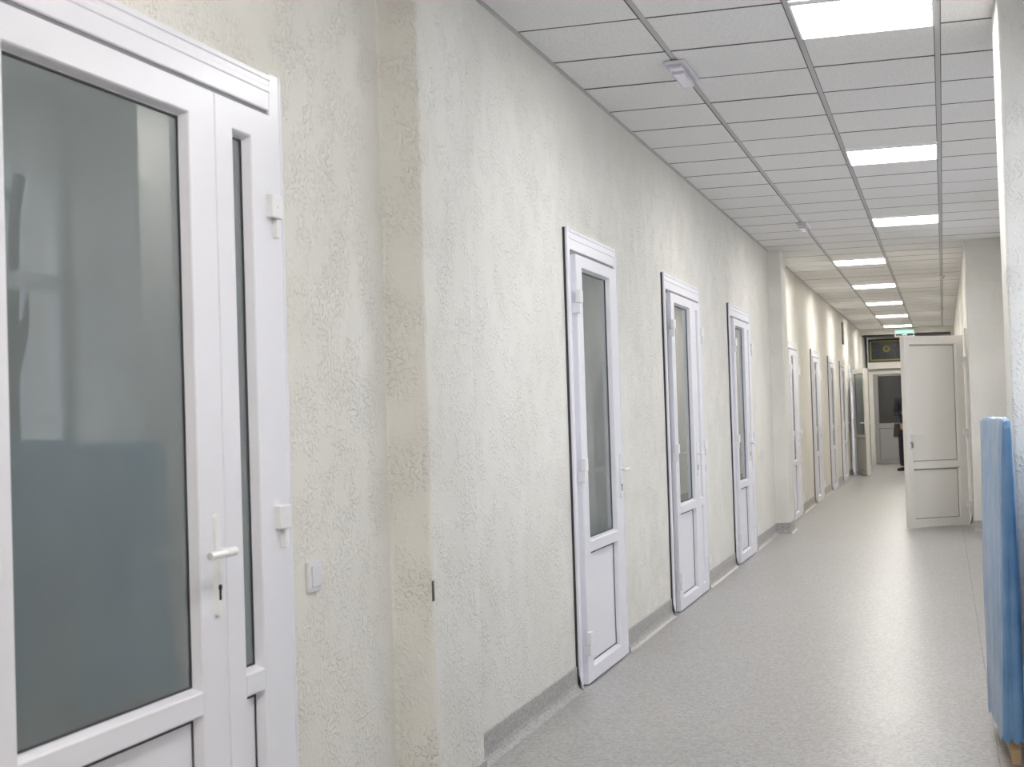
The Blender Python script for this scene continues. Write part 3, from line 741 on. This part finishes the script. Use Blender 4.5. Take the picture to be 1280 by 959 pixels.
def hand(x, y, z, sx):
    """palm and fingers reaching across the belly; sx = which way the fingers point along x"""
    o = skinned('hand', [((x, y, z), (.030, .022)), ((x + sx * .045, y - .02, z), (.034, .018)), ((x + sx * .072, y - .025, z), (.033, .014))], [(0, 1), (1, 2)], M['skin'], per)
    for dz, L in ((.028, .036), (.010, .044), (-.009, .041), (-.027, .032)):
        skinned('finger', [((x + sx * .068, y - .024, z + dz), .0095), ((x + sx * (.068 + L), y - .022, z + dz), .0085), ((x + sx * (.070 + L * 1.5), y - .004, z + dz), .0075)], [(0, 1), (1, 2)], M['skin'], o, 1)
    skinned('thumb', [((x + sx * .012, y - .02, z + .022), .012), ((x + sx * .042, y - .035, z + .046), .010), ((x + sx * .066, y - .038, z + .050), .0085)], [(0, 1), (1, 2)], M['skin'], o, 1)
hand(-.055, -.205, 1.16, 1); hand(.075, -.215, 1.10, -1)
bg = empty('handbag', (px - .20, py - .30, .69), R(75), None, 'black handbag hanging at the side of the person in black', 'handbag')
bm = bmesh.new(); v = box(bm, -.13, .13, -.045, .045, 0, .26)
for q in v[4:]: q.co.x *= .86; q.co.y *= .6
link('bag_body', bm, M['leather'], bg, bevel=.012)
skinned('bag_strap', [((-.10, 0, .25), .008), ((-.06, 0, .40), .008), ((-.01, -.03, .49), .008), ((.06, 0, .40), .008), ((.10, 0, .25), .008)], [(i, i + 1) for i in range(4)], M['leather'], bg, 1)

# ------------------------------------------------------------------ light, camera, world
w = bpy.data.worlds.new('overcast'); S.world = w; w.use_nodes = True
nt = w.node_tree; bg_ = nt.nodes['Background']
tc = nt.nodes.new('ShaderNodeTexCoord'); sx = nt.nodes.new('ShaderNodeSeparateXYZ'); nt.links.new(tc.outputs['Generated'], sx.inputs[0])
rp = nt.nodes.new('ShaderNodeValToRGB'); rp.color_ramp.elements[0].position = .0; rp.color_ramp.elements[0].color = (.74, .74, .82, 1)
rp.color_ramp.elements[1].position = .6; rp.color_ramp.elements[1].color = (.93, .93, 1.0, 1)
nt.links.new(sx.outputs['Z'], rp.inputs[0]); nt.links.new(rp.outputs[0], bg_.inputs['Color']); bg_.inputs['Strength'].default_value = 2.4

cam = bpy.data.cameras.new('camera'); co = bpy.data.objects.new('camera', cam); COL.objects.link(co); S.camera = co
f, yaw, pit, rol = 1801.37, .2903, .0230, .0310
cam.sensor_width = 36; cam.lens = f / 1280 * 36; cam.clip_start = .05; cam.clip_end = 200
r0 = Vector((math.cos(yaw), math.sin(yaw), 0)); fw = Vector((-math.cos(pit) * math.sin(yaw), math.cos(pit) * math.cos(yaw), math.sin(pit)))
u0 = r0.cross(fw)
rt = r0 * math.cos(rol) - u0 * math.sin(rol); up = r0 * math.sin(rol) + u0 * math.cos(rol)
m = Matrix((rt, up, -fw)).transposed().to_4x4(); m.translation = (0, 0, EYE); co.matrix_world = m
cam.dof.use_dof = True; cam.dof.focus_distance = 8.0; cam.dof.aperture_fstop = 8.5

S.view_settings.view_transform = 'Standard'; S.view_settings.look = 'None'; S.view_settings.gamma = 1; S.view_settings.use_curve_mapping = False
S.view_settings.exposure = 0.95
S.cycles.use_denoising = True
S.cycles.max_bounces = 10; S.cycles.diffuse_bounces = 6; S.cycles.glossy_bounces = 5; S.cycles.transparent_max_bounces = 12
S.cycles.sample_clamp_indirect = 6
